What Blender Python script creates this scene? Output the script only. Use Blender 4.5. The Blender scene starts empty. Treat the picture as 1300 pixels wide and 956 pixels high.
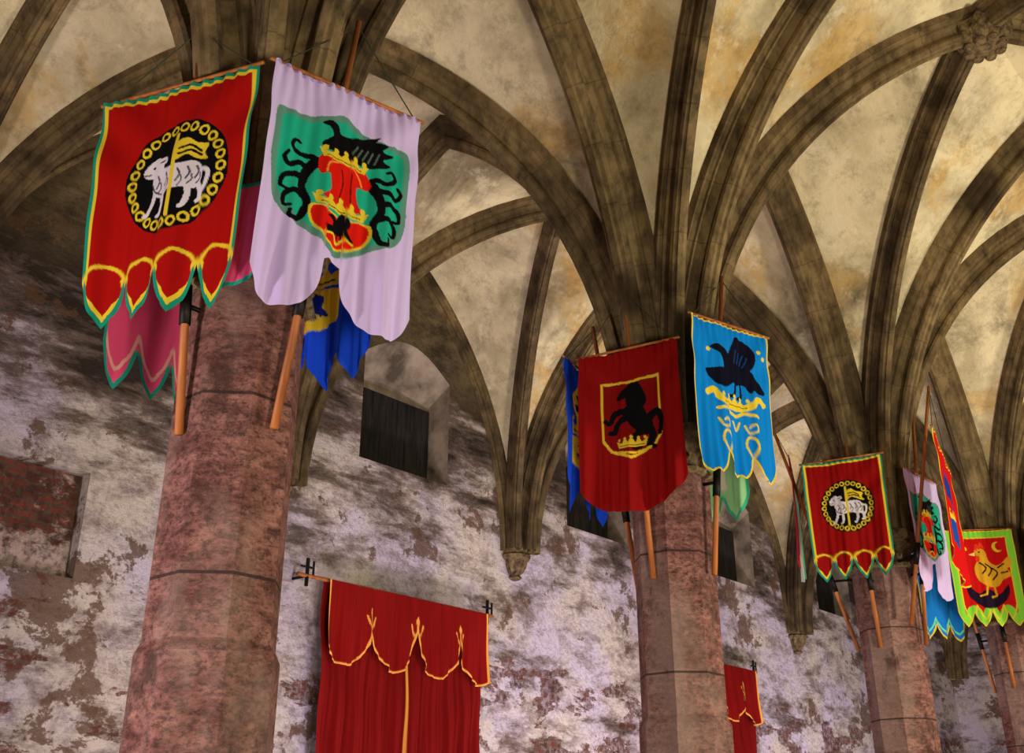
import bpy, math, random
import numpy as np
from mathutils import Vector
random.seed(4)
scene = bpy.context.scene
try:
    scene.view_settings.view_transform = 'Standard'
    scene.view_settings.look = 'None'
except Exception as e:
    print(e)
EYE = 1.6
COLX = [3.25 + 4.35*i for i in range(-1, 7)]   # bay lines (m)
ROWY, WALLY, NEARY = 4.69, 10.1, -0.66
ZC, ZS, ZW, ZT = 4.35, 4.76, 5.42, 9.33

# ------------------------------------------------------------------ helpers
def s2l(c):
    c = np.array(c, dtype=float)/255.0
    return np.where(c <= .04045, c/12.92, ((c+.055)/1.055)**2.4)
def rgba(c):
    a = s2l(c); return (float(a[0]), float(a[1]), float(a[2]), 1.0)
def link(ob):
    scene.collection.objects.link(ob); return ob
def mk(name, verts, faces, mat=None, parent=None, origin=(0,0,0), smooth=False, uvs=None):
    o = Vector(origin)
    me = bpy.data.meshes.new(name)
    me.from_pydata([tuple(Vector(v)-o) for v in verts], [], faces)
    me.update()
    if smooth:
        me.polygons.foreach_set('use_smooth', [True]*len(me.polygons))
    if mat: me.materials.append(mat)
    if uvs is not None:
        uv = me.uv_layers.new(name='UVMap')
        for lp in me.loops:
            uv.data[lp.index].uv = uvs[lp.vertex_index]
    ob = bpy.data.objects.new(name, me)
    link(ob)
    if parent:
        ob.parent = parent
    else:
        ob.location = o
    return ob
def structure(ob, label, cat):
    ob['kind'] = 'structure'; ob['label'] = label; ob['category'] = cat
def empty(name, loc, label, cat, group=None):
    e = bpy.data.objects.new(name, None); e.location = loc; e.empty_display_size = .1
    e['label'] = label; e['category'] = cat
    if group: e['group'] = group
    return link(e)
def tube_geo(pts, rad, n=10):
    pts = [Vector(p) for p in pts]; vs = []; fs = []
    rr = rad if isinstance(rad, (list, tuple)) else [rad]*len(pts)
    for i, p in enumerate(pts):
        d = (pts[min(i+1, len(pts)-1)] - pts[max(i-1, 0)]).normalized()
        ref = Vector((0,0,1)) if abs(d.z) < .9 else Vector((1,0,0))
        a = d.cross(ref).normalized(); b = d.cross(a)
        for k in range(n):
            t = 2*math.pi*k/n
            vs.append(p + (a*math.cos(t)+b*math.sin(t))*rr[i])
    for i in range(len(pts)-1):
        for k in range(n):
            fs.append((i*n+k, i*n+(k+1) % n, (i+1)*n+(k+1) % n, (i+1)*n+k))
    fs.append(tuple(range(n-1, -1, -1))); m = (len(pts)-1)*n
    fs.append(tuple(range(m, m+n)))
    return vs, fs
def join_geo(parts):
    V = []; F = []
    for v, f in parts:
        o = len(V); V += list(v); F += [tuple(i+o for i in q) for q in f]
    return V, F
def box_geo(x0,x1,y0,y1,z0,z1):
    v = [(x0,y0,z0),(x1,y0,z0),(x1,y1,z0),(x0,y1,z0),(x0,y0,z1),(x1,y0,z1),(x1,y1,z1),(x0,y1,z1)]
    f = [(0,3,2,1),(4,5,6,7),(0,1,5,4),(1,2,6,5),(2,3,7,6),(3,0,4,7)]
    return v, f
def lathe_geo(rf, zs, n, cx=0, cy=0):
    V = []; F = []
    for i, z in enumerate(zs):
        for k in range(n):
            a = 2*math.pi*k/n; r = rf(i, a)
            V.append((cx+r*math.cos(a), cy+r*math.sin(a), z))
    for i in range(len(zs)-1):
        for k in range(n):
            F.append((i*n+k, i*n+(k+1) % n, (i+1)*n+(k+1) % n, (i+1)*n+k))
    F.append(tuple(range(n-1,-1,-1))); m = (len(zs)-1)*n; F.append(tuple(range(m, m+n)))
    return V, F
def octr(R, a):
    s = math.pi/4; b = (a + s/2) % s - s/2
    return R*math.cos(s/2)/math.cos(b)

# ------------------------------------------------------------------ materials
class M:
    def __init__(s, name, rough=.9):
        s.m = bpy.data.materials.new(name); s.m.use_nodes = True
        s.nt = s.m.node_tree; s.b = s.nt.nodes['Principled BSDF']
        s.b.inputs['Roughness'].default_value = rough
        s.b.inputs['Specular IOR Level'].default_value = .25
        s.tc = s.nt.nodes.new('ShaderNodeTexCoord')
        s.geo = s.nt.nodes.new('ShaderNodeNewGeometry')
    def l(s, a, b): s.nt.links.new(a, b)
    def setin(s, sock, v):
        if isinstance(v, bpy.types.NodeSocket): s.l(v, sock)
        elif isinstance(v, tuple) and len(v) == 3 and sock.type == 'RGBA': sock.default_value = rgba(v)
        else: sock.default_value = v
    def pos(s, scale=(1,1,1), loc=(0,0,0), src=None):
        mp = s.nt.nodes.new('ShaderNodeMapping'); s.l(src or s.geo.outputs['Position'], mp.inputs[0])
        mp.inputs['Scale'].default_value = scale; mp.inputs['Location'].default_value = loc
        return mp.outputs[0]
    def noise(s, vec, scale=1, detail=6, rough=.6, dist=0):
        n = s.nt.nodes.new('ShaderNodeTexNoise'); s.l(vec, n.inputs['Vector'])
        n.inputs['Scale'].default_value = scale; n.inputs['Detail'].default_value = detail
        n.inputs['Roughness'].default_value = rough; n.inputs['Distortion'].default_value = dist
        return n.outputs[0]
    def rng(s, v, a, b, c=0., d=1.):
        n = s.nt.nodes.new('ShaderNodeMapRange'); s.l(v, n.inputs[0])
        for i, x in enumerate((a, b, c, d)): n.inputs[i+1].default_value = x
        return n.outputs[0]
    def mix(s, f, a, b):
        n = s.nt.nodes.new('ShaderNodeMix'); n.data_type = 'RGBA'
        s.setin(n.inputs[0], f); s.setin(n.inputs[6], a); s.setin(n.inputs[7], b)
        return n.outputs[2]
    def math(s, op, a, b=0.):
        n = s.nt.nodes.new('ShaderNodeMath'); n.operation = op
        s.setin(n.inputs[0], a); s.setin(n.inputs[1], b); return n.outputs[0]
    def sep(s, v):
        n = s.nt.nodes.new('ShaderNodeSeparateXYZ'); s.l(v, n.inputs[0]); return n.outputs
    def bump(s, h, strength=.5, dist=.02):
        n = s.nt.nodes.new('ShaderNodeBump'); s.l(h, n.inputs['Height'])
        n.inputs['Strength'].default_value = strength; n.inputs['Distance'].default_value = dist
        s.l(n.outputs[0], s.b.inputs['Normal'])
    def col(s, c): s.setin(s.b.inputs['Base Color'], c)

def mat_rib():
    m = M('rib_stone')
    p = m.pos()
    n1 = m.noise(p, 1.0, 5, .6, .4); n2 = m.noise(m.pos((1,1,.5)), 8, 8, .7)
    c = m.mix(m.rng(n1, .35, .65), (68,54,35), (144,122,84))
    c = m.mix(m.rng(n2, .43, .70, 0, .8), c, (34,26,16))
    x = m.sep(m.tc.outputs['UV'])[0]
    fr = m.math('FRACT', m.math('MULTIPLY', x, 1.7))
    j = m.math('LESS_THAN', fr, .022)
    c = m.mix(m.math('MULTIPLY', j, .35), c, (40,34,24))
    m.col(c); m.bump(m.noise(p, 22, 6, .7), .5, .02)
    return m.m
def mat_web():
    m = M('vault_plaster')
    p = m.pos()
    n1 = m.noise(p, .7, 7, .62, .3); n2 = m.noise(m.pos(loc=(9,3,1)), .5, 7, .66, .5); n3 = m.noise(p, 4, 9, .78)
    c = m.mix(m.rng(n1, .36, .58), (160,146,114), (240,225,186))
    c = m.mix(m.rng(n2, .52, .60, 0, .6), c, (208,160,70))
    c = m.mix(m.rng(n3, .50, .75, 0, .58), c, (92,74,44))
    n4 = m.noise(m.pos(loc=(2,13,5)), .7, 9, .70, .5)
    c = m.mix(m.rng(n4, .53, .67, 0, .75), c, (94,82,60))
    n5 = m.noise(m.pos(loc=(21,3,8)), 1.6, 9, .74, .2)
    c = m.mix(m.rng(n5, .55, .63, 0, .55), c, (242,230,200))
    m.col(c); m.bump(m.noise(p, 12, 8, .7), .6, .04)
    return m.m
def mat_wall(name='old_wall_plaster'):
    m = M(name)
    p = m.pos()
    z = m.sep(p)[2]
    n1 = m.noise(m.pos((.5,.5,1.45)), 1.2, 10, .63, .4)
    n2 = m.noise(m.pos((.8,.8,1.3), (4,0,2)), 2.5, 10, .74, .2)
    n3 = m.noise(p, 10, 9, .8)
    n7 = m.noise(m.pos(loc=(5,0,11)), .7, 5, .6)
    lite = m.mix(m.rng(n7, .42, .58), (238,224,214), (234,220,242))
    c = m.mix(m.rng(n2, .36, .52), (162,142,142), lite)
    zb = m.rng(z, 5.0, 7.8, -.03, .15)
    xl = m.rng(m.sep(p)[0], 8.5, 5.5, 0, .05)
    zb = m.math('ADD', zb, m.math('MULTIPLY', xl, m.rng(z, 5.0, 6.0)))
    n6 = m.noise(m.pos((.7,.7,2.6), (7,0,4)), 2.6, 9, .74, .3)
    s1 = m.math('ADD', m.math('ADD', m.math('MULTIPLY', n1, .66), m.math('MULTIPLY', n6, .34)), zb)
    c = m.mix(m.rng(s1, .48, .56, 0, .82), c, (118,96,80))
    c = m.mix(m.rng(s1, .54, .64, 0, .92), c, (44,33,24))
    n4 = m.noise(m.pos((.8,.8,1), (1,0,7)), 1.3, 9, .72, .2)
    c = m.mix(m.rng(n4, .57, .595, 0, .85), c, (116,84,60))
    c = m.mix(m.rng(n3, .51, .70, 0, .66), c, (52,40,34))
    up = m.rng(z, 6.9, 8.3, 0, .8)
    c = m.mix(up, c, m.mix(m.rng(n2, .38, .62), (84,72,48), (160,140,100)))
    bv = m.nt.nodes.new('ShaderNodeCombineXYZ'); sp = m.sep(p)
    nd = m.noise(p, 5, 3, .5)
    m.l(m.math('ADD', sp[0], m.math('MULTIPLY', nd, .12)), bv.inputs[0]); m.l(m.math('ADD', sp[2], m.math('MULTIPLY', nd, .14)), bv.inputs[1])
    br = m.nt.nodes.new('ShaderNodeTexBrick'); m.l(bv.outputs[0], br.inputs[0])
    br.inputs['Scale'].default_value = 2.6
    br.inputs['Color1'].default_value = rgba((128,62,44)); br.inputs['Color2'].default_value = rgba((80,46,38))
    br.inputs['Mortar'].default_value = rgba((112,88,76)); br.inputs['Mortar Size'].default_value = .035
    nb = m.noise(m.pos((1,1,2.2), (3,0,1)), 1.1, 8, .66, .3)
    nbb = m.math('ADD', nb, m.rng(sp[0], 10.5, 11.6, -.012, .045))
    fb = m.math('MULTIPLY', m.rng(nbb, .55, .57), m.rng(z, 4.1, 3.9))
    fb = m.math('MULTIPLY', fb, m.rng(n3, .60, .48, .15, .95))
    c = m.mix(fb, c, br.outputs[0])
    m.col(c)
    h = m.math('ADD', m.math('MULTIPLY', n4, 1.4), m.math('MULTIPLY', n3, .7))
    m.bump(h, 1., .10)
    return m.m
def mat_shaft():
    m = M('red_marble')
    o = m.tc.outputs['Object']
    n1 = m.noise(m.pos((1,1,2.6)), 3.5, 9, .76, .4)
    n2 = m.noise(m.pos((1,1,1.6)), 22, 8, .78)
    c = m.mix(m.rng(n1, .38, .62), (98,56,50), (168,118,108))
    c = m.mix(m.rng(n2, .45, .61, 0, .85), c, (50,30,27))
    n5 = m.noise(m.pos((1,1,.4)), 1.6, 5)
    c = m.mix(m.rng(n5, .50, .64, 0, .55), c, (152,132,122))
    n6 = m.noise(m.pos((1,1,.7), (3,1,2)), 2.6, 8, .74)
    c = m.mix(m.rng(n6, .53, .64, 0, .75), c, (58,38,33))
    z = m.sep(o)[2]
    fr = m.math('FRACT', m.math('MULTIPLY', z, 1.08))
    c = m.mix(m.math('MULTIPLY', m.math('LESS_THAN', fr, .018), .8), c, (40,27,25))
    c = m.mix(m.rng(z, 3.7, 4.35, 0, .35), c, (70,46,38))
    m.col(c); m.b.inputs['Roughness'].default_value = .75
    m.bump(n2, .6, .018)
    return m.m
def mat_carved():
    m = M('carved_stone')
    n = m.noise(m.pos(), 14, 8, .7)
    m.col(m.mix(m.rng(n, .35, .65), (50,40,28), (140,118,84))); m.bump(n, .7, .03)
    return m.m
def mat_simple(name, c1, c2, scale=8, rough=.7, metal=0, st=(1,1,1)):
    m = M(name, rough); n = m.noise(m.pos(st), scale, 5, .6)
    m.col(m.mix(m.rng(n, .35, .65), c1, c2)); m.b.inputs['Metallic'].default_value = metal
    return m.m
def mat_brick():
    m = M('old_brick')
    p = m.pos(); sp = m.sep(p); bv = m.nt.nodes.new('ShaderNodeCombineXYZ')
    nd = m.noise(p, 6, 3, .5)
    m.l(m.math('ADD', sp[0], m.math('MULTIPLY', nd, .15)), bv.inputs[0]); m.l(m.math('ADD', sp[2], m.math('MULTIPLY', nd, .15)), bv.inputs[1])
    br = m.nt.nodes.new('ShaderNodeTexBrick'); m.l(bv.outputs[0], br.inputs[0])
    br.inputs['Scale'].default_value = 2.6
    br.inputs['Color1'].default_value = rgba((122,62,46)); br.inputs['Color2'].default_value = rgba((70,42,34))
    br.inputs['Mortar'].default_value = rgba((84,66,54)); br.inputs['Mortar Size'].default_value = .04
    n = m.noise(m.pos((1,1,1.5)), 2.6, 9, .75); n2 = m.noise(p, 9, 8, .75)
    z = m.rng(sp[2], 4.2, 4.6, .16, -.02)
    c = m.mix(m.rng(m.math('ADD', n, z), .52, .62), br.outputs[0], (176,156,148))
    c = m.mix(m.rng(n2, .46, .62, 0, .75), c, (44,32,27))
    m.col(c); m.bump(n, .8, .05)
    return m.m
def mat_cloth(name, rough=.75, trans=.18):
    m = M(name, rough)
    a = m.nt.nodes.new('ShaderNodeAttribute'); a.attribute_name = 'Col'
    m.l(a.outputs['Color'], m.b.inputs['Base Color'])
    m.b.inputs['Specular IOR Level'].default_value = .12
    w = m.noise(m.tc.outputs['Object'], 260, 2); m.bump(w, .12, .002)
    t = m.nt.nodes.new('ShaderNodeBsdfTranslucent'); m.l(a.outputs['Color'], t.inputs[0])
    mx = m.nt.nodes.new('ShaderNodeMixShader'); mx.inputs[0].default_value = trans
    out = m.nt.nodes['Material Output']
    m.l(m.b.outputs[0], mx.inputs[1]); m.l(t.outputs[0], mx.inputs[2]); m.l(mx.outputs[0], out.inputs[0])
    return m.m
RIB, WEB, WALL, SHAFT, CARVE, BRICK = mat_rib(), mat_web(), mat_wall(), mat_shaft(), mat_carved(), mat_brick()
REVEAL = mat_simple('grey_reveal_plaster', (84,74,64), (166,150,132), 2.2, .9)  # niche shade put into the colour, plaster darker than the wall
WOOD = mat_simple('pole_wood', (128,70,30), (184,112,58), 12, .5, 0, (1,1,.15))
IRON = mat_simple('black_iron', (14,13,12), (34,30,28), 10, .5, .6)
DARK = mat_simple('dark_boards', (15,14,13), (44,40,36), 5, .9, 0, (3,1,.4))
FLOORM = mat_simple('stone_floor', (110,98,86), (150,136,120), 3)
CORD = mat_simple('cord', (40,50,34), (60,66,48), 20)
CLOTH = mat_cloth('banner_cloth')
VELVET = mat_cloth('curtain_velvet', .85, .03)

# ------------------------------------------------------------------ vault
def half(S, d, a, zs, off, n=22):
    A = a - off; h = ZT - zs; r = (A*A + h*h)/(2*A)
    fm = math.asin(min(1., h/r)); out = []
    for i in range(n+1):
        f = fm*i/n
        x = r - r*math.cos(f); z = r*math.sin(f)
        p = Vector((S[0], S[1], 0)) + d*(off+x); p.z = zs+z
        nn = d*math.cos(f); nn.z = -math.sin(f)
        out.append((p, nn.normalized()))
    return out
def profile(w, dp):
    h = [(-.5,-.05/dp),(-.5,.14),(-.43,.15),(-.36,.24),(-.36,.32),(-.27,.34),(-.19,.42),(-.14,.56),(-.17,.64),(-.26,.68),(-.28,.78),(-.21,.90),(-.12,.92),(-.09,1.)]
    h = [(x*w, y*dp) for x, y in h]
    return h + [(-x, y) for x, y in reversed(h)]
def rib(name, S1, zs1, S2, zs2, w, dp, off1=.1, off2=.1):
    S1 = Vector((S1[0],S1[1],0)); S2 = Vector((S2[0],S2[1],0))
    L = (S2-S1).length; d = (S2-S1).normalized()
    h1 = half(S1, d, L/2, zs1, off1); h2 = half(S2, -d, L/2, zs2, off2)
    n1 = h1[-1][1]; sc = 1/max(.4, -n1.z)
    secs = h1[:-1] + [(h1[-1][0], Vector((0,0,-1))*sc)] + list(reversed(h2[:-1]))
    lat = d.cross(Vector((0,0,1))); pr = profile(w, dp)
    V = []; F = []; UV = []; s = 0; prev = None
    for p, nn in secs:
        if prev is not None: s += (p-prev).length
        prev = p
        for i, (x, y) in enumerate(pr):
            V.append(p + lat*x + nn*y); UV.append((s, i/len(pr)))
    k = len(pr)
    for i in range(len(secs)-1):
        for j in range(k-1):
            F.append((i*k+j, i*k+j+1, (i+1)*k+j+1, (i+1)*k+j))
    return mk(name, V, F, RIB, uvs=UV)
cnt = [0]
def trim(*a, label='moulded brown stone vault rib', **k):
    cnt[0] += 1
    ob = rib('trim_%d' % cnt[0], *a, **k); structure(ob, label, 'vault rib'); return ob
NB = len(COLX)-1
for i in range(NB):
    x0, x1 = COLX[i], COLX[i+1]
    trim((x0,ROWY), ZS, (x1,ROWY), ZS, .38, .36, label='heavy moulded stone arcade rib between columns')
    trim((x0,WALLY), ZW, (x1,WALLY), ZW, .22, .18, label='stone wall rib along the plastered wall', off1=.08, off2=.08)
    for (a, b, y) in ((x0,x1,WALLY),(x1,x0,WALLY),(x0,x1,NEARY),(x1,x0,NEARY)):
        trim((a,ROWY), ZS, (b,y), ZW, .26, .31, label='moulded diagonal stone vault rib')
for x in COLX:
    trim((x,ROWY), ZS, (x,WALLY), ZW, .31, .33, label='moulded transverse stone vault rib')
    trim((x,ROWY), ZS, (x,NEARY), ZW, .31, .33, label='moulded transverse stone vault rib')
V = []; F = []
def web_patch(S, zs, axis, diag, a1, a2):
    nz = 20; ns = 5; h = ZT-zs; base = len(V)
    A1 = a1-.1; A2 = a2-.1
    r1 = (A1*A1+h*h)/(2*A1); r2 = (A2*A2+h*h)/(2*A2)
    for i in range(nz+1):
        z = h*math.sin(i/nz*math.pi/2)
        d1 = .1 + r1 - math.sqrt(max(0, r1*r1-z*z)); d2 = .1 + r2 - math.sqrt(max(0, r2*r2-z*z))
        p = Vector((S[0],S[1],zs+z))
        A = p + axis*d1; B = p + diag*d2
        for j in range(ns+1):
            V.append(A.lerp(B, j/ns))
    for i in range(nz):
        for j in range(ns):
            a = base+i*(ns+1)+j
            F.append((a, a+1, a+ns+2, a+ns+1))
for i in range(NB):
    for (ya, za, yb, zb) in ((ROWY,ZS,WALLY,ZW),(ROWY,ZS,NEARY,ZW)):
        for (xs, xo) in ((COLX[i],COLX[i+1]),(COLX[i+1],COLX[i])):
            for (ys, zs, yo) in ((ya,za,yb),(yb,zb,ya)):
                S = (xs, ys)
                dx = Vector((xo-xs,0,0)); dy = Vector((0,yo-ys,0)); dd = dx+dy
                web_patch(S, zs, dx.normalized(), dd.normalized(), dx.length/2, dd.length/2)
                web_patch(S, zs, dy.normalized(), dd.normalized(), dy.length/2, dd.length/2)
ceil = mk('ceiling', V, F, WEB, smooth=True)
structure(ceil, 'stained ochre and grey plaster webs of the rib vault', 'ceiling')

# ------------------------------------------------------------------ walls / floor
XA, XB = COLX[0], COLX[-1]
v, f = box_geo(XA-.6, XB+.6, NEARY-3, WALLY+.9, -.2, 0)
structure(mk('floor', v, f, FLOORM), 'worn stone floor of the hall', 'floor')
NICHES = [9.74, 14.1, 18.43, 22.8]
REC = (3.5, 5.35, 3.95, 5.02)
V = []; F = []; MI = []
def quad(a, b, c, d, mi=0):
    o = len(V); V.extend([a, b, c, d]); F.append((o, o+1, o+2, o+3)); MI.append(mi)
def strip(x0, x1, z0, z1): quad((x0,WALLY,z0),(x1,WALLY,z0),(x1,WALLY,z1),(x0,WALLY,z1))
TOP = ZT+.3; cur = XA-.3
strip(cur, REC[0], 0, TOP); strip(REC[0], REC[1], 0, REC[2]); strip(REC[0], REC[1], REC[3], TOP); cur = REC[1]
x0,x1,z0,z1 = REC; D = WALLY+.16
quad((x0,WALLY,z0),(x0,D,z0),(x1,D,z0),(x1,WALLY,z0)); quad((x0,WALLY,z1),(x1,WALLY,z1),(x1,D,z1),(x0,D,z1))
quad((x0,WALLY,z0),(x0,WALLY,z1),(x0,D,z1),(x0,D,z0)); quad((x1,WALLY,z0),(x1,D,z0),(x1,D,z1),(x1,WALLY,z1))
quad((x0,D,z0),(x1,D,z0),(x1,D,z1),(x0,D,z1))
for cx in NICHES:
    hw = .82; zb = 6.12; zsd = 7.62; rise = .36; n = 14
    strip(cur, cx-hw, 0, TOP); strip(cx-hw, cx+hw, 0, zb); cur = cx+hw
    yb = WALLY+.44; hb = .80; zb2 = 6.19; zs2 = 7.32; r2 = .16
    fr = [(cx-hw+2*hw*k/n, zsd+rise*math.sin(math.pi*k/n)) for k in range(n+1)]
    bk = [(cx-hb+2*hb*k/n, zs2+r2*math.sin(math.pi*k/n)) for k in range(n+1)]
    for k in range(n):
        (xa, za), (xb_, zb_) = fr[k], fr[k+1]
        quad((xa,WALLY,za),(xb_,WALLY,zb_),(xb_,WALLY,TOP),(xa,WALLY,TOP))
        (xc, zc), (xd, zd) = bk[k], bk[k+1]
        quad((xa,WALLY,za),(xc,yb,zc),(xd,yb,zd),(xb_,WALLY,zb_), 1)
        quad((xc,yb,zb2),(xd,yb,zb2),(xd,yb,zd),(xc,yb,zc), 1)
    quad((cx-hw,WALLY,zb),(cx+hw,WALLY,zb),(cx+hb,yb,zb2),(cx-hb,yb,zb2), 1)
    quad((cx-hw,WALLY,zb),(cx-hb,yb,zb2),(cx-hb,yb,zs2),(cx-hw,WALLY,zsd), 1)
    quad((cx+hw,WALLY,zb),(cx+hw,WALLY,zsd),(cx+hb,yb,zs2),(cx+hb,yb,zb2), 1)
strip(cur, XB+.3, 0, TOP)
Y2 = WALLY+.9
quad((XA-.3,Y2,0),(XA-.3,Y2,TOP),(XB+.3,Y2,TOP),(XB+.3,Y2,0)); quad((XA-.3,WALLY,TOP),(XB+.3,WALLY,TOP),(XB+.3,Y2,TOP),(XA-.3,Y2,TOP))
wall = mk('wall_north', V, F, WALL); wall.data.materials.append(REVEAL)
wall.data.polygons.foreach_set('material_index', MI)
structure(wall, 'weathered lilac-white plaster wall with soot stains and exposed patches', 'wall')
for i, cx in enumerate(NICHES):
    parts = [box_geo(cx-.785+.157*k, cx-.790+.157*(k+1), WALLY+.36, WALLY+.40, 6.19, 7.28) for k in range(10)]
    w = mk('window_%d' % (i+1), *join_geo(parts), DARK)
    structure(w, 'dark boarded window deep in a splayed wall niche', 'window')
v, f = box_geo(3.52, 5.33, WALLY+.13, WALLY+.155, 3.97, 5.0)
cnt[0] += 1
structure(mk('trim_%d' % cnt[0], v, f, BRICK), 'exposed red brick panel in a shallow wall recess', 'brickwork')
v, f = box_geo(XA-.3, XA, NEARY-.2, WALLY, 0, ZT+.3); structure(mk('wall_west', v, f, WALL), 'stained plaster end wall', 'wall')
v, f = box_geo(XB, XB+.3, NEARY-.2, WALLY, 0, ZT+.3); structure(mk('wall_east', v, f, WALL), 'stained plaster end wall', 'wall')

# ------------------------------------------------------------------ columns
def capital_geo():
    prof = [(0,.345),(.02,.375),(.05,.375),(.07,.335),(.10,.32),(.16,.33),(.22,.35),(.28,.375),(.31,.39),(.32,.40),(.34,.425),(.38,.43),(.41,.42)]
    ZZ = []; R = []
    for i in range(41):
        z = .41*i/40; ZZ.append(ZC+z)
        for k in range(len(prof)-1):
            if prof[k][0] <= z <= prof[k+1][0]+1e-9:
                t = (z-prof[k][0])/(prof[k+1][0]-prof[k][0]); R.append(prof[k][1]*(1-t)+prof[k+1][1]*t); break
    def rf(i, a):
        z = ZZ[i]-ZC; base = octr(R[i]*1.03, a)
        if .07 < z < .31:
            t = (z-.07)/.24
            leaf = max(0, math.sin(8*a + (0 if t < .5 else math.pi)))**.6 * math.sin(math.pi*((t*2) % 1))
            vein = .25*math.sin(40*a)*math.sin(30*z)
            base += .06*leaf*(1+vein) - .02
        return base
    return lathe_geo(rf, ZZ, 96)
def springer_geo():
    zs = [ZS-.02, ZS+.5, ZS+1.2, ZS+1.9]
    rr = [.24, .24, .22, .16]
    return lathe_geo(lambda i, a: octr(rr[i], a), zs, 16)
def oct_stack(zs, rr):
    V = []; F = []
    for z, r in zip(zs, rr):
        for k in range(8):
            a = math.pi/8 + k*math.pi/4; V.append((r*math.cos(a), r*math.sin(a), z))
    for i in range(len(zs)-1):
        for k in range(8): F.append((i*8+k, i*8+(k+1) % 8, (i+1)*8+(k+1) % 8, (i+1)*8+k))
    F.append(tuple(range(7,-1,-1))); m = (len(zs)-1)*8; F.append(tuple(range(m, m+8)))
    return V, F
master = empty('column', (COLX[1], ROWY, 0), 'octagonal red marble column with carved foliage capital', 'column', 'row of hall columns')
parts = []
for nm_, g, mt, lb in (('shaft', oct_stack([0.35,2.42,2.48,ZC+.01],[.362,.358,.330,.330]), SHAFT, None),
                       ('capital', capital_geo(), CARVE, 'capital carved with a band of foliage'),
                       ('springer', springer_geo(), RIB, None),
                       ('plinth', oct_stack([0,.2,.24,.3,.36],[.48,.48,.43,.42,.36]), SHAFT, None)):
    o = mk(nm_, g[0], g[1], mt, parent=master)
    if lb: o['label'] = lb
    parts.append(o)
for x in COLX[2:6]:
    e = master.copy(); e.location = (x, ROWY, 0); link(e)
    for p in parts:
        q = p.copy(); q.parent = e; link(q)
def corbel_geo():
    prof = [(5.03,.05),(5.06,.10),(5.10,.07),(5.14,.10),(5.22,.15),(5.30,.17),(5.33,.23),(5.37,.24),(5.40,.20),(5.46,.21),(5.47,.05)]
    def rf(i, a):
        r = octr(prof[i][1], a)
        if 2 < i < 6: r += .025*math.sin(8*a)
        return r
    return lathe_geo(rf, [p[0]-5.03 for p in prof], 32)
cg = corbel_geo(); c0 = None
for x in COLX[2:7]:
    if c0 is None:
        c0 = mk('wall_corbel', cg[0], cg[1], CARVE); o = c0
    else:
        o = link(c0.copy())
    o.location = (x, WALLY-.06, 5.03)
    o['label'] = 'small carved stone corbel carrying ribs on the wall'; o['category'] = 'corbel'; o['group'] = 'corbels along the wall'
def boss_geo(R):
    zs = []; rr = []
    for i in range(11):
        t = i/10; zs.append(-.16*math.cos(t*math.pi/2)*R/.24); rr.append(R*math.sin(t*math.pi/2)*.98+.01)
    zs.append(.12); rr.append(R)
    def rf(i, a):
        t = rr[i]/R
        return rr[i]*(1+.10*math.sin(8*a)*t + .05*math.sin(16*a+i))
    g = list(lathe_geo(rf, zs, 64)); g2 = []
    for k in range(8):
        a = k*math.pi/4; c = Vector((R*.62*math.cos(a), R*.62*math.sin(a), -.13*R/.24))
        g2.append(lathe_geo(lambda i, b: [.01,.75,1,.75,.01][i]*R*.26, [c.z-R*.2, c.z-R*.14, c.z, c.z+R*.14, c.z+R*.2], 10, c.x, c.y))
    return join_geo([g]+g2)
for (yy, R, lb) in (((ROWY+NEARY)/2, .25, 'large round stone boss carved with foliage'), ((ROWY+WALLY)/2, .17, 'small round stone boss at the rib crossing')):
    g = boss_geo(R); b0 = None
    for i in range(1, NB-1):
        xc = (COLX[i]+COLX[i+1])/2
        if b0 is None:
            b0 = mk('roof_boss', g[0], g[1], CARVE); o = b0
        else: o = link(b0.copy())
        o.location = (xc, yy, ZT-.30)
        o['label'] = lb; o['category'] = 'roof boss'; o['group'] = 'bosses of the vault'

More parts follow.
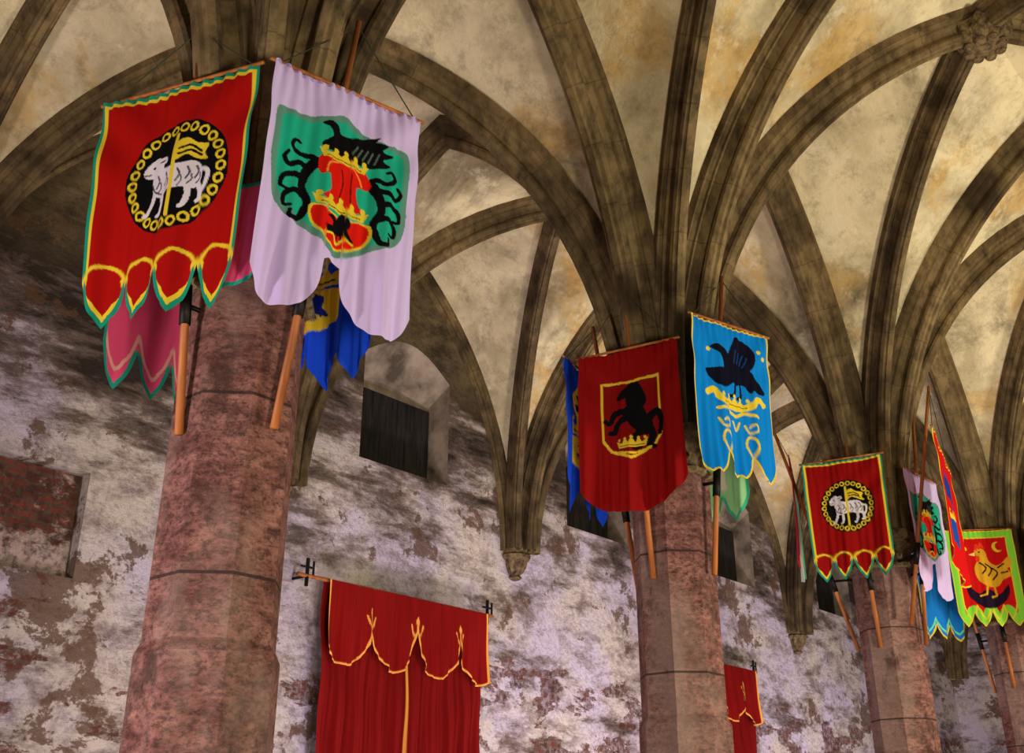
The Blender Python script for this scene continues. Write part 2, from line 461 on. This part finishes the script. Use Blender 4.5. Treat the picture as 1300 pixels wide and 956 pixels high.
# ------------------------------------------------------------------ cloth painting
def smooth_pts(p, closed=True, k=6):
    p = [np.array(q, float) for q in p]; n = len(p); out = []
    rng_ = range(n) if closed else range(n-1)
    for i in rng_:
        if closed: a, b, c, d = p[(i-1) % n], p[i], p[(i+1) % n], p[(i+2) % n]
        else: a, b, c, d = p[max(i-1,0)], p[i], p[i+1], p[min(i+2, n-1)]
        for j in range(k):
            t = j/k
            out.append(.5*((2*b)+(-a+c)*t+(2*a-5*b+4*c-d)*t*t+(-a+3*b-3*c+d)*t**3))
    if not closed: out.append(p[-1])
    return out
def T(pts, cx, cy, s, sx=1): return [(cx+a*s*sx, cy+b*s) for a, b in pts]
class Cloth:
    def __init__(s, nx, ny, bot, base):
        s.nx, s.ny = nx, ny
        u = np.linspace(0, 1, nx+1); s.u = u; s.bot = bot; s.b = np.array([bot(q) for q in u])
        t = np.linspace(0, 1, ny+1)
        s.X = np.repeat(u[None,:], ny+1, 0); s.Y = t[:,None]*s.b[None,:]
        s.C = np.zeros((ny+1, nx+1, 3)); s.C[:] = s2l(base)
    def paint(s, mask, col): s.C[mask] = s2l(col)
    def poly(s, pts, col, smooth=False):
        if smooth: pts = smooth_pts(pts)
        P = np.array(pts)
        bb = (s.X >= P[:,0].min()) & (s.X <= P[:,0].max()) & (s.Y >= P[:,1].min()) & (s.Y <= P[:,1].max())
        x = s.X[bb]; y = s.Y[bb]; ins = np.zeros(x.shape, bool); n = len(P)
        for i in range(n):
            x1, y1 = P[i]; x2, y2 = P[(i+1) % n]
            if y1 == y2: continue
            c = ((y1 > y) != (y2 > y)) & (x < (x2-x1)*(y-y1)/(y2-y1)+x1)
            ins ^= c
        m = np.zeros(s.X.shape, bool); m[bb] = ins; s.paint(m, col)
    def blob(s, pts, col): s.poly(pts, col, True)
    def ell(s, cx, cy, rx, ry, col):
        s.paint(((s.X-cx)/rx)**2+((s.Y-cy)/ry)**2 <= 1, col)
    def line(s, pts, w, col, smooth=True, w1=None):
        if smooth and len(pts) > 2: pts = smooth_pts(pts, False)
        P = np.array(pts); n = len(P)-1; w1 = w if w1 is None else w1
        bb = (s.X >= P[:,0].min()-w) & (s.X <= P[:,0].max()+w) & (s.Y >= P[:,1].min()-w) & (s.Y <= P[:,1].max()+w)
        x = s.X[bb]; y = s.Y[bb]; ins = np.zeros(x.shape, bool)
        for i in range(n):
            ax, ay = P[i]; vx, vy = P[i+1]-P[i]; L = vx*vx+vy*vy+1e-12
            t = np.clip(((x-ax)*vx+(y-ay)*vy)/L, 0, 1)
            ins |= np.hypot(x-ax-t*vx, y-ay-t*vy) <= (w+(w1-w)*i/n)/2
        m = np.zeros(s.X.shape, bool); m[bb] = ins; s.paint(m, col)
    def edge(s, off=0.):
        us = np.linspace(0, 1, 90)
        return [(off+(1-2*off)*u, s.bot(u)-off) for u in us]
    def border(s, w, col, off=0, top=True):
        e = s.edge(off)
        pts = [(off, off)]+e+[(1-off, off)]
        if top: pts = pts+[(off, off)]
        s.line(pts, w, col, smooth=False)
def mk_cloth(C, TL, TR, amp, k, ph, taper, mat, name, parent, origin, sag=.0, tilt=0., tr=None):
    TL = np.array(TL); TR = np.array(TR); d = TR-TL; W = np.linalg.norm(d); dn = d/W
    nrm = np.cross(dn, [0,0,1.]); nrm /= np.linalg.norm(nrm)
    H = C.b.max(); q = C.Y/H
    tl, trr = (taper, taper) if tr is None else (taper, tr)
    xx = C.X + q*(tl*.5*(1-C.X) - trr*.5*C.X)
    fold = amp*((.18+.82*q)*np.sin(2*np.pi*k*C.X+ph+1.3*C.Y) + .4*(.1+.9*q)*np.sin(2*np.pi*2.3*k*C.X+2*ph-1.1*C.Y) + .5*np.sin(3.1*C.Y+ph)*q)
    fold += .25*amp*np.exp(-C.Y*9)*np.sin(2*np.pi*14*C.X)
    fold += .18*amp*np.sin(2*np.pi*5.3*k*C.X+3*C.Y+ph)*(.3+.7*q)
    fold += .30*amp*np.sin(16*(C.X-.9*C.Y)+ph)*np.exp(-((C.X-.05)**2+(C.Y-.2)**2)*5)
    fold += .30*amp*np.sin(16*((1-C.X)-.9*C.Y)+ph)*np.exp(-((C.X-.95)**2+(C.Y-.2)**2)*5)
    fold += tilt*q
    drop = C.Y*W + sag*4*C.X*(1-C.X)*(1-q)
    P = TL[None,None,:] + xx[...,None]*d[None,None,:] + fold[...,None]*nrm
    P[...,2] -= drop
    P -= np.array(origin)
    ny, nx = C.ny, C.nx
    me = bpy.data.meshes.new(name)
    idx = np.arange((ny+1)*(nx+1)).reshape(ny+1, nx+1)
    quads = np.stack([idx[:-1,:-1], idx[1:,:-1], idx[1:,1:], idx[:-1,1:]], -1).reshape(-1,4)
    me.from_pydata(P.reshape(-1,3).tolist(), [], quads.tolist()); me.update()
    me.polygons.foreach_set('use_smooth', [True]*len(me.polygons))
    ca = me.color_attributes.new('Col', 'FLOAT_COLOR', 'POINT')
    cc = np.ones(((ny+1)*(nx+1), 4)); cc[:,:3] = C.C.reshape(-1,3)
    ca.data.foreach_set('color', cc.ravel())
    me.materials.append(mat)
    ob = bpy.data.objects.new(name, me); link(ob); ob.parent = parent
    return ob

GREEN=(22,150,120); YEL=(236,208,50); BLK=(6,5,9); WHT=(228,222,230)
def scal(n, top, dep):
    def f(u):
        t = (u*n) % 1.0
        if u >= 1: t = 1.
        e = abs(2*t-1)
        return top + dep*(1-e**2.6)*.82 + dep*.18*max(0, 1-e*3)
    return f
def lamb(C, cx, cy, R):
    C.ell(cx, cy, R, R, BLK)
    n = 26
    for i in range(n):
        a = 2*math.pi*i/n; x = cx+R*.87*math.cos(a); y = cy+R*.87*math.sin(a)
        C.ell(x, y, R*.092, R*.092, YEL); C.ell(x, y, R*.05, R*.05, BLK)
    s = R*.78
    C.blob(T([(.02,-.72),(.25,-.82),(.5,-.66),(.78,-.58),(.7,-.38),(.82,-.2),(.5,-.3),(.25,-.42),(.02,-.3)], cx, cy, s), YEL)
    C.line(T([(.1,-.58),(.35,-.62),(.6,-.45)], cx, cy, s), .014, BLK); C.line(T([(.1,-.45),(.35,-.5),(.62,-.35)], cx, cy, s), .014, BLK)
    body = [(-.62,-.12),(-.4,-.26),(-.1,-.2),(.25,-.24),(.55,-.2),(.72,.05),(.66,.35),(.45,.42),(.2,.34),(-.1,.36),(-.35,.42),(-.55,.28)]
    for (a, b, c_, d_) in ((-.5,.25,-.66,.72),(-.3,.3,-.28,.8),(.4,.3,.36,.76),(.58,.25,.7,.66)):
        C.line(T([(a,b),((a+c_)/2+.05,(b+d_)/2),(c_,d_),(c_-.08,d_+.04)], cx, cy, s), s*.14, WHT, True, s*.09)
    C.blob(T(body, cx, cy, s), WHT)
    C.blob(T([(-.86,-.28),(-.72,-.48),(-.5,-.55),(-.32,-.4),(-.3,-.1),(-.45,.05),(-.6,-.1),(-.8,-.14)], cx, cy, s), WHT)
    C.blob(T([(-.42,-.48),(-.25,-.5),(-.2,-.36),(-.36,-.36)], cx, cy, s), WHT)
    C.line(T([(-.42,-.4),(-.28,-.42)], cx, cy, s), .008, BLK)
    C.ell(cx-.62*s, cy-.36*s, .035*s, .035*s, BLK)
    C.line(T([(-.84,-.2),(-.7,-.22)], cx, cy, s), .008, BLK)
    C.line(T([(.7,0),(.86,.1),(.82,.35),(.74,.5)], cx, cy, s), s*.09, WHT)
    for a in (-.45,-.2,.12,.36,.55):
        C.line(T([(a,-.1),(a+.06,.04),(a-.01,.18)], cx, cy, s), .012, (84,78,96))
        C.line(T([(a+.1,.08),(a+.12,.2),(a+.04,.3)], cx, cy, s), .010, (100,94,110))
    C.line(T([(-.62,.05),(-.5,.25),(-.3,.36)], cx, cy, s), .010, (60,54,70))
    C.line([(cx, cy-.95*s), (cx, cy+.95*s)], .024, YEL, False)
def p_lamb(nx, ny, base=(172,10,6), H=1.12, cx=.55, cy=.58):
    C = Cloth(nx, ny, scal(4, H, .26), base)
    C.border(.085, YEL); C.border(.045, GREEN)
    for k in range(4):
        c = (k+.5)/4; h = H-1.28
        C.blob([(c-.09,1.30+h),(c-.06,1.24+h),(c,1.22+h),(c+.06,1.24+h),(c+.09,1.30+h),(c+.075,1.37+h),(c,1.43+h),(c-.075,1.37+h)], base)
        C.line([(c-.125,1.30+h),(c-.105,1.255+h),(c-.065,1.215+h),(c,1.195+h),(c+.065,1.215+h),(c+.105,1.255+h),(c+.125,1.30+h)], .022, YEL)
    lamb(C, cx, cy, .335)
    return C
def raven(C, cx, cy, s, col, flip=1):
    C.blob(T([(-.82,-.5),(-.55,-.66),(-.32,-.58),(-.1,-.38),(.2,-.3),(.6,-.05),(.98,.42),(.8,.5),(.62,.42),(.5,.5),(.3,.3),(.05,.36),(-.2,.25),(-.4,.02),(-.45,-.28),(-.6,-.42)], cx, cy, s, flip), col)
    C.blob(T([(-.2,-.25),(-.14,-.6),(.10,-1.0),(.30,-.96),(.55,-.88),(.74,-.66),(.70,-.34),(.4,-.02),(.1,.05)], cx, cy, s, flip), col)
    C.blob(T([(-.2,-.05),(-.5,.0),(-.98,.12),(-.86,.34),(-.62,.5),(-.36,.5),(.0,.2)], cx, cy, s, flip), col)
    C.line(T([(0,.3),(-.05,.62),(-.2,.7)], cx, cy, s, flip), s*.09, col); C.line(T([(.2,.3),(.22,.62),(.08,.72)], cx, cy, s, flip), s*.09, col)
def eagle(C, cx, cy, s, col):
    for g in (-1, 1):
        C.blob(T([(.0,-.35),(.25,-.55),(.6,-.75),(.95,-.7),(.88,-.45),(1.0,-.25),(.85,-.1),(.9,.12),(.66,.14),(.62,.34),(.4,.26),(.2,.3),(0,.2)], cx, cy, s, g), col)
    C.blob(T([(-.16,-.5),(0,-.6),(.16,-.5),(.22,0),(.12,.45),(.2,.8),(0,.7),(-.2,.8),(-.12,.45),(-.22,0)], cx, cy, s), col)
    C.blob(T([(-.12,-.55),(-.1,-.82),(-.3,-.86),(-.1,-.98),(.12,-.86),(.12,-.55)], cx, cy, s), col)
def crown(C, cx, cy, w, h, col):
    C.poly([(cx-w/2,cy-h),(cx-w*.3,cy-h*.35),(cx-w*.2,cy-h*1.1),(cx-w*.1,cy-h*.35),(cx,cy-h*1.3),(cx+w*.1,cy-h*.35),(cx+w*.2,cy-h*1.1),(cx+w*.3,cy-h*.35),(cx+w/2,cy-h),(cx+w*.42,cy+h*.3),(cx,cy+h*.42),(cx-w*.42,cy+h*.3)], col)
    for k in range(5): C.ell(cx-w*.4+k*w*.2, cy-h*1.05-(.2*h if k==2 else 0), w*.05, w*.05, col)
    C.line([(cx-w*.36,cy),(cx,cy+h*.1),(cx+w*.36,cy)], h*.12, BLK)
def p_white(nx, ny):
    def bot(u):
        a = 1.20+.34*math.sqrt(max(0, 1-((u-.195)/.215)**2)) if u < .41 else 0
        b = 1.20+.38*math.sqrt(max(0, 1-((u-.78)/.245)**2)) if u > .535 else 0
        return max(a, b, 1.20-.04*math.sin(math.pi*min(1, max(0, (u-.40)/.14))))
    C = Cloth(nx, ny, bot, (218,198,252))
    TEAL=(30,182,150); GR=(96,150,134)
    out = [(.05,.32),(.10,.28),(.24,.29),(.38,.24),(.47,.20),(.58,.25),(.72,.28),(.88,.28),(.93,.33),(.92,.55),(.92,.80),(.86,.95),(.7,1.04),(.5,1.13),(.28,1.03),(.11,.90),(.05,.70),(.04,.5)]
    C.blob(out, GR)
    C.blob([(.49+(x-.49)*.90, .665+(y-.665)*.905) for x, y in out], TEAL)
    cx = .50; RED=(226,24,10)
    for sg in (-1, 1):
        def q(p): return [(cx+sg*a, b) for a, b in p]
        C.line(q([(.08,.60),(.17,.58),(.23,.66),(.25,.76),(.21,.86),(.23,.95)]), .075, BLK, True, .03)
        for crv in ([(.14,.60),(.21,.55),(.28,.56),(.33,.52),(.31,.47),(.28,.48)],
                    [(.21,.63),(.28,.62),(.34,.65),(.37,.61),(.35,.57)],
                    [(.24,.72),(.30,.70),(.36,.73),(.37,.79),(.33,.80)],
                    [(.23,.82),(.29,.80),(.34,.84),(.34,.90),(.30,.90)],
                    [(.22,.90),(.25,.97),(.30,.97),(.30,.93)]):
            C.line(q(crv), .042, BLK, True, .018)
        C.line(q([(.17,.64),(.19,.72),(.17,.80)]), .018, TEAL)
    C.blob([(cx-.17,.60),(cx-.15,.52),(cx,.48),(cx+.14,.51),(cx+.19,.58),(cx+.17,.63),(cx+.10,.64),(cx+.11,.74),(cx+.14,.80),(cx-.02,.82),(cx-.13,.80),(cx-.08,.73),(cx-.10,.64),(cx-.15,.65)], RED)
    C.line([(cx-.12,.63),(cx-.10,.56),(cx,.53),(cx+.10,.56),(cx+.13,.62)], .012, (250,150,60))
    C.line([(cx-.02,.58),(cx,.66),(cx-.02,.78)], .012, (120,8,8)); C.line([(cx+.05,.58),(cx+.05,.66),(cx+.06,.78)], .012, (120,8,8))
    C.blob([(.34,.44),(.40,.38),(.38,.32),(.33,.31),(.38,.27),(.44,.28),(.47,.34),(.60,.30),(.72,.25),(.70,.29),(.78,.29),(.74,.34),(.82,.35),(.75,.40),(.80,.43),(.70,.47),(.5,.49),(.38,.48)], BLK)
    for k in range(5): C.line([(.54+.04*k,.44),(.58+.035*k,.37)], .010, (90,110,100), False)
    crown(C, cx, .515, .34, .045, YEL)
    C.blob([(cx-.19,.86),(cx,.88),(cx+.19,.86),(cx+.18,1.0),(cx,1.09),(cx-.17,1.0)], YEL)
    C.blob([(cx-.175,.87),(cx,.89),(cx+.175,.87),(cx+.165,.995),(cx,1.075),(cx-.155,.995)], RED)
    crown(C, cx, .835, .38, .05, YEL)
    raven(C, cx, .955, .105, BLK)
    C.line([(cx-.1,1.02),(cx-.03,1.0),(cx,1.045),(cx+.05,1.0),(cx+.1,1.02)], .014, YEL)
    for k in range(18):
        C.ell(.03+k*.055, .012, .018, .018, (174,154,214))
    return C
def p_horse(nx, ny):
    C = Cloth(nx, ny, lambda u: 1.22+.40*math.sqrt(max(0, 1-((u-.5)/.53)**2)), (140,8,8))
    G=(224,192,50)
    sh = [(.22,.30),(.5,.33),(.80,.30),(.80,.9),(.72,1.02),(.5,1.12),(.30,1.02),(.22,.9)]
    C.poly(sh, G); C.poly([(.51+(x-.51)*.92, .7+(y-.7)*.93) for x, y in sh], (128,6,6))
    s = .40; cx, cy = .53, .70
    C.blob(T([(-.05,-.35),(.2,-.3),(.34,0),(.46,.25),(.34,.5),(.05,.35),(-.14,.1),(-.22,-.15)], cx, cy, s), BLK)
    C.blob(T([(-.1,-.2),(-.14,-.5),(.0,-.75),(.12,-.88),(.24,-.72),(.34,-.35),(.15,-.15)], cx, cy, s), BLK)
    C.blob(T([(.06,-.88),(-.15,-.76),(-.38,-.56),(-.3,-.46),(-.05,-.52),(.12,-.6)], cx, cy, s), BLK)
    for L in ([(-.1,-.12),(-.42,-.16),(-.56,.05),(-.68,.0)],[(-.1,.0),(-.36,.12),(-.46,.32),(-.58,.30)],[(.25,.35),(.05,.5),(.15,.72),(0,.78)],[(.38,.35),(.44,.55),(.34,.74),(.46,.80)],[(.36,.1),(.56,-.05),(.66,.2),(.60,.5)]):
        C.line(T(L, cx, cy, s), .075, BLK, True, .04)
    crown(C, .51, .98, .30, .06, G)
    C.line([(.34,1.02),(.51,1.06),(.68,1.02)], .02, G)
    return C
def p_blue(nx, ny):
    def bot(u):
        t = (u*3) % 1.0 if u < 1 else 1.
        e = abs(2*t-1); return 1.30+.22*(1-e**3) - .03*max(0,1-e*4)
    C = Cloth(nx, ny, bot, (2,132,222))
    C.border(.035, YEL, 0)
    for k in (1, 2):
        x = k/3; C.line([(x,1.3),(x-.05,1.2),(x-.04,1.12),(x,1.09),(x+.04,1.12),(x+.05,1.2),(x,1.3)], .022, YEL)
    raven(C, .52, .46, .37, (6,8,30))
    for k in range(4): C.line([(.56+.045*k,.22+.02*k),(.53+.035*k,.36+.01*k)], .010, (20,70,140), False)
    C.line([(.16,.74),(.24,.70),(.30,.78),(.5,.83),(.70,.78),(.78,.70),(.86,.74)], .06, YEL, True)
    crown(C, .5, .80, .42, .07, YEL)
    C.line([(.26,.88),(.38,.86),(.5,.91),(.62,.86),(.76,.88)], .03, YEL)
    for L in ([(.26,.98),(.30,1.05),(.38,1.03),(.36,.97),(.31,.99)],[(.46,.97),(.50,1.05),(.54,.97)],[(.62,.98),(.66,1.05),(.74,1.02),(.72,.96),(.67,.99)]): C.line(L, .020, YEL)
    for (x, y) in ((.84,.20),(.90,.26),(.20,.30)): C.ell(x, y, .022, .022, YEL)
    return C
def p_rooster(nx, ny):
    C = Cloth(nx, ny, scal(4, 1.24, .22), (206,14,12))
    LG=(136,222,64)
    C.border(.22, LG); C.border(.03, YEL); C.border(.02, YEL, .11)
    C.blob([(.2,.82),(.36,.96),(.5,.9),(.66,.98),(.82,.84),(.78,1.04),(.5,1.2),(.24,1.04)], (30,14,40))
    G=(226,168,36)
    C.blob([(.40,.30),(.48,.27),(.55,.33),(.57,.46),(.66,.54),(.76,.52),(.88,.42),(.92,.54),(.84,.60),(.90,.70),(.76,.76),(.66,.86),(.50,.86),(.38,.74),(.36,.58),(.42,.44)], G)
    C.poly([(.40,.33),(.30,.37),(.40,.39)], (240,220,120)); C.line([(.42,.29),(.44,.22),(.47,.27),(.50,.20),(.53,.28)], .035, (240,60,30))
    C.ell(.46,.33,.014,.014,BLK); C.blob([(.41,.39),(.45,.40),(.44,.48),(.40,.46)], (240,60,30))
    for L in ([(.44,.5),(.52,.58),(.46,.66)],[(.52,.52),(.60,.60),(.54,.70)],[(.6,.58),(.68,.66),(.6,.76)],[(.7,.58),(.80,.52)],[(.74,.66),(.84,.64)]): C.line(L, .024, (50,26,14))
    C.line([(.50,.84),(.47,.98),(.38,1.0)], .03, G, False); C.line([(.60,.86),(.62,1.0),(.54,1.03)], .03, G, False)
    C.ell(.74, .26, .08, .08, YEL); C.ell(.775, .25, .065, .065, (206,14,12))
    C.ell(.26,.28,.03,.03,YEL)
    return C
def p_royal(nx, ny):
    def bot(u):
        t = (u*3) % 1.0 if u < 1 else 1.
        e = abs(2*t-1); return 1.22+.36*(1-e)**.8
    C = Cloth(nx, ny, bot, (24,78,236))
    crown(C, .4, .70, .5, .12, YEL)
    C.blob([(.1,.80),(.4,.76),(.7,.80),(.66,1.0),(.4,1.1),(.14,1.0)], YEL); raven(C, .4, .92, .13, (20,40,140))
    C.ell(.4,.4,.2,.2,YEL); raven(C,.4,.4,.15,BLK)
    return C
def p_pink(nx, ny):
    C = Cloth(nx, ny, scal(4, 1.24, .28), (240,84,136))
    C.line([(x, y-.13) for x, y in C.edge(0)], .02, (244,180,170), False)
    C.border(.05, (30,160,140))
    return C
def p_lining(nx, ny):
    C = Cloth(nx, ny, lambda u: 2.0+.3*(1-abs(2*u-1)**2), (240,84,132)); C.border(.16, (30,160,140)); return C
def p_lime(nx, ny):
    C = Cloth(nx, ny, scal(3, 1.30, .28), (160,222,160))
    C.border(.06, (60,190,150)); C.poly([(.2,0),(.45,0),(.5,1.25),(.2,1.2)], (200,40,40))
    C.line([(.7,.1),(.68,.7),(.7,1.2)], .06, (232,226,200)); return C
def p_sky(nx, ny):
    C = Cloth(nx, ny, scal(3, 1.25, .26), (24,128,220)); C.border(.05, YEL)
    C.line([(x, y-.12) for x, y in C.edge(0)], .03, (110,230,190), False); return C
def p_redblue(nx, ny):
    C = Cloth(nx, ny, lambda u: 1.3+.2*math.sin(math.pi*u), (214,14,14))
    C.border(.03, YEL); eagle(C, .5, .5, .3, (24,60,150)); C.blob([(.3,.85),(.7,.85),(.66,1.05),(.5,1.15),(.34,1.05)], (24,80,170)); crown(C,.5,.8,.3,.07,YEL); return C
def p_tricol(nx, ny):
    C = Cloth(nx, ny, lambda u: 1.6-.25*abs(2*u-1), (206,224,206))
    C.poly([(0,0),(.3,0),(.3,2),(0,2)], (190,40,60)); C.poly([(.7,0),(1,0),(1,2),(.7,2)], (90,180,150)); return C

def banner(label, C, TL, TR, P0, P1, amp=.022, k=2.2, ph=0., taper=.04, sag=.02, tilt=0., tr=None):
    e3 = lambda p: Vector((p[0], p[1], p[2]+EYE))
    TL, TR, P0, P1 = e3(TL), e3(TR), e3(P0), e3(P1)
    root = empty('heraldic_banner', P0, label, 'banner', 'heraldic banners on the columns')
    o = P0
    mk_cloth(C, TL, TR, amp, k, ph, taper, CLOTH, 'cloth', root, o, sag, tilt, tr)
    d = (TR-TL).normalized()
    v, f = tube_geo([TL-d*.025, TR+d*.025], .011, 8); mk('crossbar', v, f, WOOD, root, o, True)
    v, f = tube_geo([P0, P1], [.023, .018], 12); mk('pole', v, f, WOOD, root, o, True)
    a = P0.lerp(P1, .24); b = P0.lerp(P1, .33)
    col = min(COLX, key=lambda x: abs(x-P0.x))
    ax = Vector((col, ROWY, b.z)); m1 = b.lerp(ax, .55)
    ring = tube_geo([a, b], .031, 12)
    zz = P0.lerp(P1, .285)
    arm = tube_geo([zz, Vector((m1.x, m1.y, zz.z))], .014, 8)
    mk('bracket', *join_geo([ring, arm]), IRON, root, o, True)
    top = P0.lerp(P1, .985)
    g1 = tube_geo([top, TL+d*.04], .004, 5); g2 = tube_geo([top, TR-d*.04], .004, 5)
    mk('cord', *join_geo([g1, g2]), CORD, root, o)
    return root, o

def pol(cx, side):
    if side == 'W': return (cx-.33, 4.69, 1.90), (cx-.55, 4.69, 4.40)
    if side == 'S': return (cx-.02, 4.32, 1.93), (cx+.18, 4.13, 4.60)
    if side == 'E': return (cx+.33, 4.72, 1.90), (cx+.56, 4.75, 4.35)
    return (cx+.0, 5.05, 1.90), (cx-.15, 5.32, 4.35)
c1, c2, c3, c4 = COLX[1:5]
B1, o1 = banner('red banner with lamb roundel, green and gold scalloped trim', p_lamb(200, 290),
       (2.50,5.28,3.99), (2.85,4.26,3.99), *pol(c1,'W'), amp=.042, k=1.7, ph=.6, taper=.20, tr=.10)
mk_cloth(p_lining(40,90), (2.85,4.50,3.96+EYE-.70), (2.96,4.25,3.96+EYE-.70), .012, 1.5, .3, .0, CLOTH, 'lining', B1, o1)['label'] = 'pink lining with green edge'
banner('lilac-white satin banner with teal shield, red helm and black eagle', p_white(210, 300),
       (2.86,4.14,3.96), (3.79,3.93,3.96), *pol(c1,'S'), amp=.040, k=2.3, ph=1.2, taper=-.03, sag=.0)
banner('blue pointed-tail banner with gold emblem behind a column', p_royal(120,180),
       (3.93,5.30,3.85), (3.95,4.46,3.85), *pol(c1,'E'), amp=.04, k=2.6, ph=.3)
banner('pink banner with green scalloped trim hanging on the aisle side', p_pink(110,170),
       (2.80,5.42,3.80), (3.75,5.50,3.80), *pol(c1,'N'), amp=.02, k=1.6, ph=2.)
banner('dark red round-ended banner with black horse and gold crown', p_horse(150,220),
       (6.86,5.06,3.75), (7.12,4.24,3.80), *pol(c2,'W'), amp=.036, k=2.2, ph=.2, taper=-.04)
banner('bright blue banner with dark raven and gold scrolls', p_blue(150,220),
       (6.95,4.0,3.89), (7.78,3.76,3.89), *pol(c2,'S'), amp=.032, k=2.2, ph=2.2)
banner('pale green and red banner with scalloped hem behind a column', p_lime(70,110),
       (8.2,5.12,3.85), (8.24,4.28,3.85), *pol(c2,'E'), amp=.03)
banner('blue banner seen edge-on beside the red one', p_royal(70,110),
       (7.0,5.32,3.9), (7.85,5.50,3.9), *pol(c2,'N'), amp=.03)
banner('red banner with white lamb roundel and gold scalloped hem', p_lamb(120,180,(150,8,8),1.26,.51,.60),
       (11.12,5.12,3.9), (11.30,4.26,3.9), *pol(c3,'W'), amp=.030, k=2., ph=1.)
banner('white banner with teal shield partly behind a red banner', p_white(110,160),
       (11.50,4.12,3.76), (12.36,4.08,3.76), *pol(c3,'S'), amp=.022)
banner('narrow red and blue banner seen nearly edge-on', p_redblue(80,120),
       (11.07,3.60,3.98), (11.95,3.77,3.70), (11.55,4.3,2.1), (11.40,3.66,4.56), amp=.025)
banner('pale striped banner seen edge-on on the aisle side', p_tricol(70,110),
       (11.45,5.42,4.15), (12.2,5.73,4.0), (11.9,5.06,1.95), (11.45,5.6,4.6), amp=.02)
banner('red banner with golden rooster and broad light green border', p_rooster(130,190),
       (15.38,5.08,4.0), (15.88,4.32,4.0), *pol(c4,'W'), amp=.026, k=2., ph=.4)
banner('sky blue banner with yellow scalloped hem on the aisle side', p_sky(70,110),
       (15.5,5.62,3.9), (16.3,5.30,3.9), *pol(c4,'N'), amp=.03)
banner('dark red banner hanging on the nave side of a column', p_horse(70,110),
       (15.55,4.06,3.9), (16.5,4.0,3.9), *pol(c4,'S'), amp=.025)

# ------------------------------------------------------------------ wall curtains
def curtain(x0, x1, zt, nx, ny):
    root = empty('wall_curtain', (x0, WALLY, zt), 'dark red velvet wall curtain with gold-trimmed valance on an iron rod', 'curtain', 'curtains on the wall')
    o = Vector((x0, WALLY, zt))
    C = Cloth(nx, ny, lambda u: 1.12, (112,7,6))
    C.line([(.53,0),(.53,1.1)], .008, (220,150,60), False)
    mk_cloth(C, (x0,WALLY-.20,zt), (x1,WALLY-.20,zt), .095, 9, .4, 0, VELVET, 'drape', root, o)
    def vb(u):
        t = ((u*3.6)+.1) % 1.0; e = abs(2*t-1)
        return .20+.14*(1-e**2.2) - .05*max(0, (e-.85)/.15)
    Vc = Cloth(nx, 60, vb, (124,8,6))
    Vc.border(.014, (232,160,70), 0, False)
    for k in range(5):
        u = (k-.1)/3.6
        if u < .01 or u > .99: continue
        G=(232,160,70); y = .155
        Vc.line([(u,y+.03),(u,y-.05)], .010, G, False)
        Vc.line([(u-.03,y-.035),(u-.018,y),(u,y+.015),(u+.018,y),(u+.03,y-.035)], .008, G)
        Vc.blob([(u,y-.075),(u+.01,y-.05),(u,y-.03),(u-.01,y-.05)], G)
    mk_cloth(Vc, (x0-.02,WALLY-.34,zt+.01), (x1+.02,WALLY-.34,zt+.01), .045, 9, 1.1, 0, VELVET, 'valance', root, o)
    v, f = tube_geo([(x0-.42,WALLY-.25,zt+.02),(x1+.22,WALLY-.25,zt+.02)], .022, 10); mk('rod', v, f, WOOD, root, o, True)
    for bx in (x0-.28, x1+.12):
        yy = WALLY-.25
        g = [tube_geo([(bx,WALLY+.02,zt+.02),(bx,yy,zt+.02)], .018, 8),
             tube_geo([(bx,yy,zt-.10),(bx,yy,zt+.22)], .022, 8),
             tube_geo([(bx-.09,yy,zt+.12),(bx+.09,yy,zt+.12)], .014, 8),
             tube_geo([(bx+.09,yy,zt+.0),(bx+.09,yy,zt+.2)], .014, 8)]
        mk('bracket', *join_geo(g), IRON, root, o)
curtain(8.30, 11.02, 4.38, 340, 60)
curtain(15.6, 18.3, 4.42, 160, 40)

# ------------------------------------------------------------------ light
w = bpy.data.worlds.new('World'); scene.world = w; w.use_nodes = True
bg = w.node_tree.nodes['Background']; bg.inputs[0].default_value = (.9,.86,.9,1); bg.inputs[1].default_value = .07
def area(loc, target, sx, sy, e, col):
    L = bpy.data.lights.new('window_light', 'AREA'); L.shape = 'RECTANGLE'; L.size = sx; L.size_y = sy; L.energy = e; L.color = col
    o = bpy.data.objects.new('window_light', L); o.location = loc
    o.rotation_euler = (Vector(target)-Vector(loc)).to_track_quat('-Z','Y').to_euler(); link(o); return o
for x, e in ((3.25, 300), (9.6, 490), (16.3, 480)):
    area((x-1.6, -1.9, 1.2), (x+2.6, 6.0, 7.0), .8, 1.2, e, (1,.88,.66))  # light of the unseen near-side windows, aimed up at the vault
area((-.9, 5.6, 1.2), (5, 7.2, 4.6), .8, .9, 290, (1,.86,.84))  # added key lamp inside the west end, no window there
for x, e in ((7.4, 115), (11.8, 145), (16.2, 130), (21, 120)):
    area((x, 6.9, .7), (x+1.6, 10.1, 3.6), .6, .6, e, (1,.86,.97))  # added low pinkish lamps inside the aisle, brightening the wall

# ------------------------------------------------------------------ camera
cam = bpy.data.cameras.new('camera'); co = bpy.data.objects.new('camera', cam); link(co)
co.location = (0,0,EYE)
th = math.radians(24.75); az = math.radians(40.2)
co.rotation_euler = Vector((math.cos(th)*math.cos(az), math.cos(th)*math.sin(az), math.sin(th))).to_track_quat('-Z','Y').to_euler()
cam.sensor_width = 36; cam.lens = 1388/1300*36; cam.shift_y = -45/1300
cam.clip_start = .05; cam.clip_end = 200
scene.camera = co
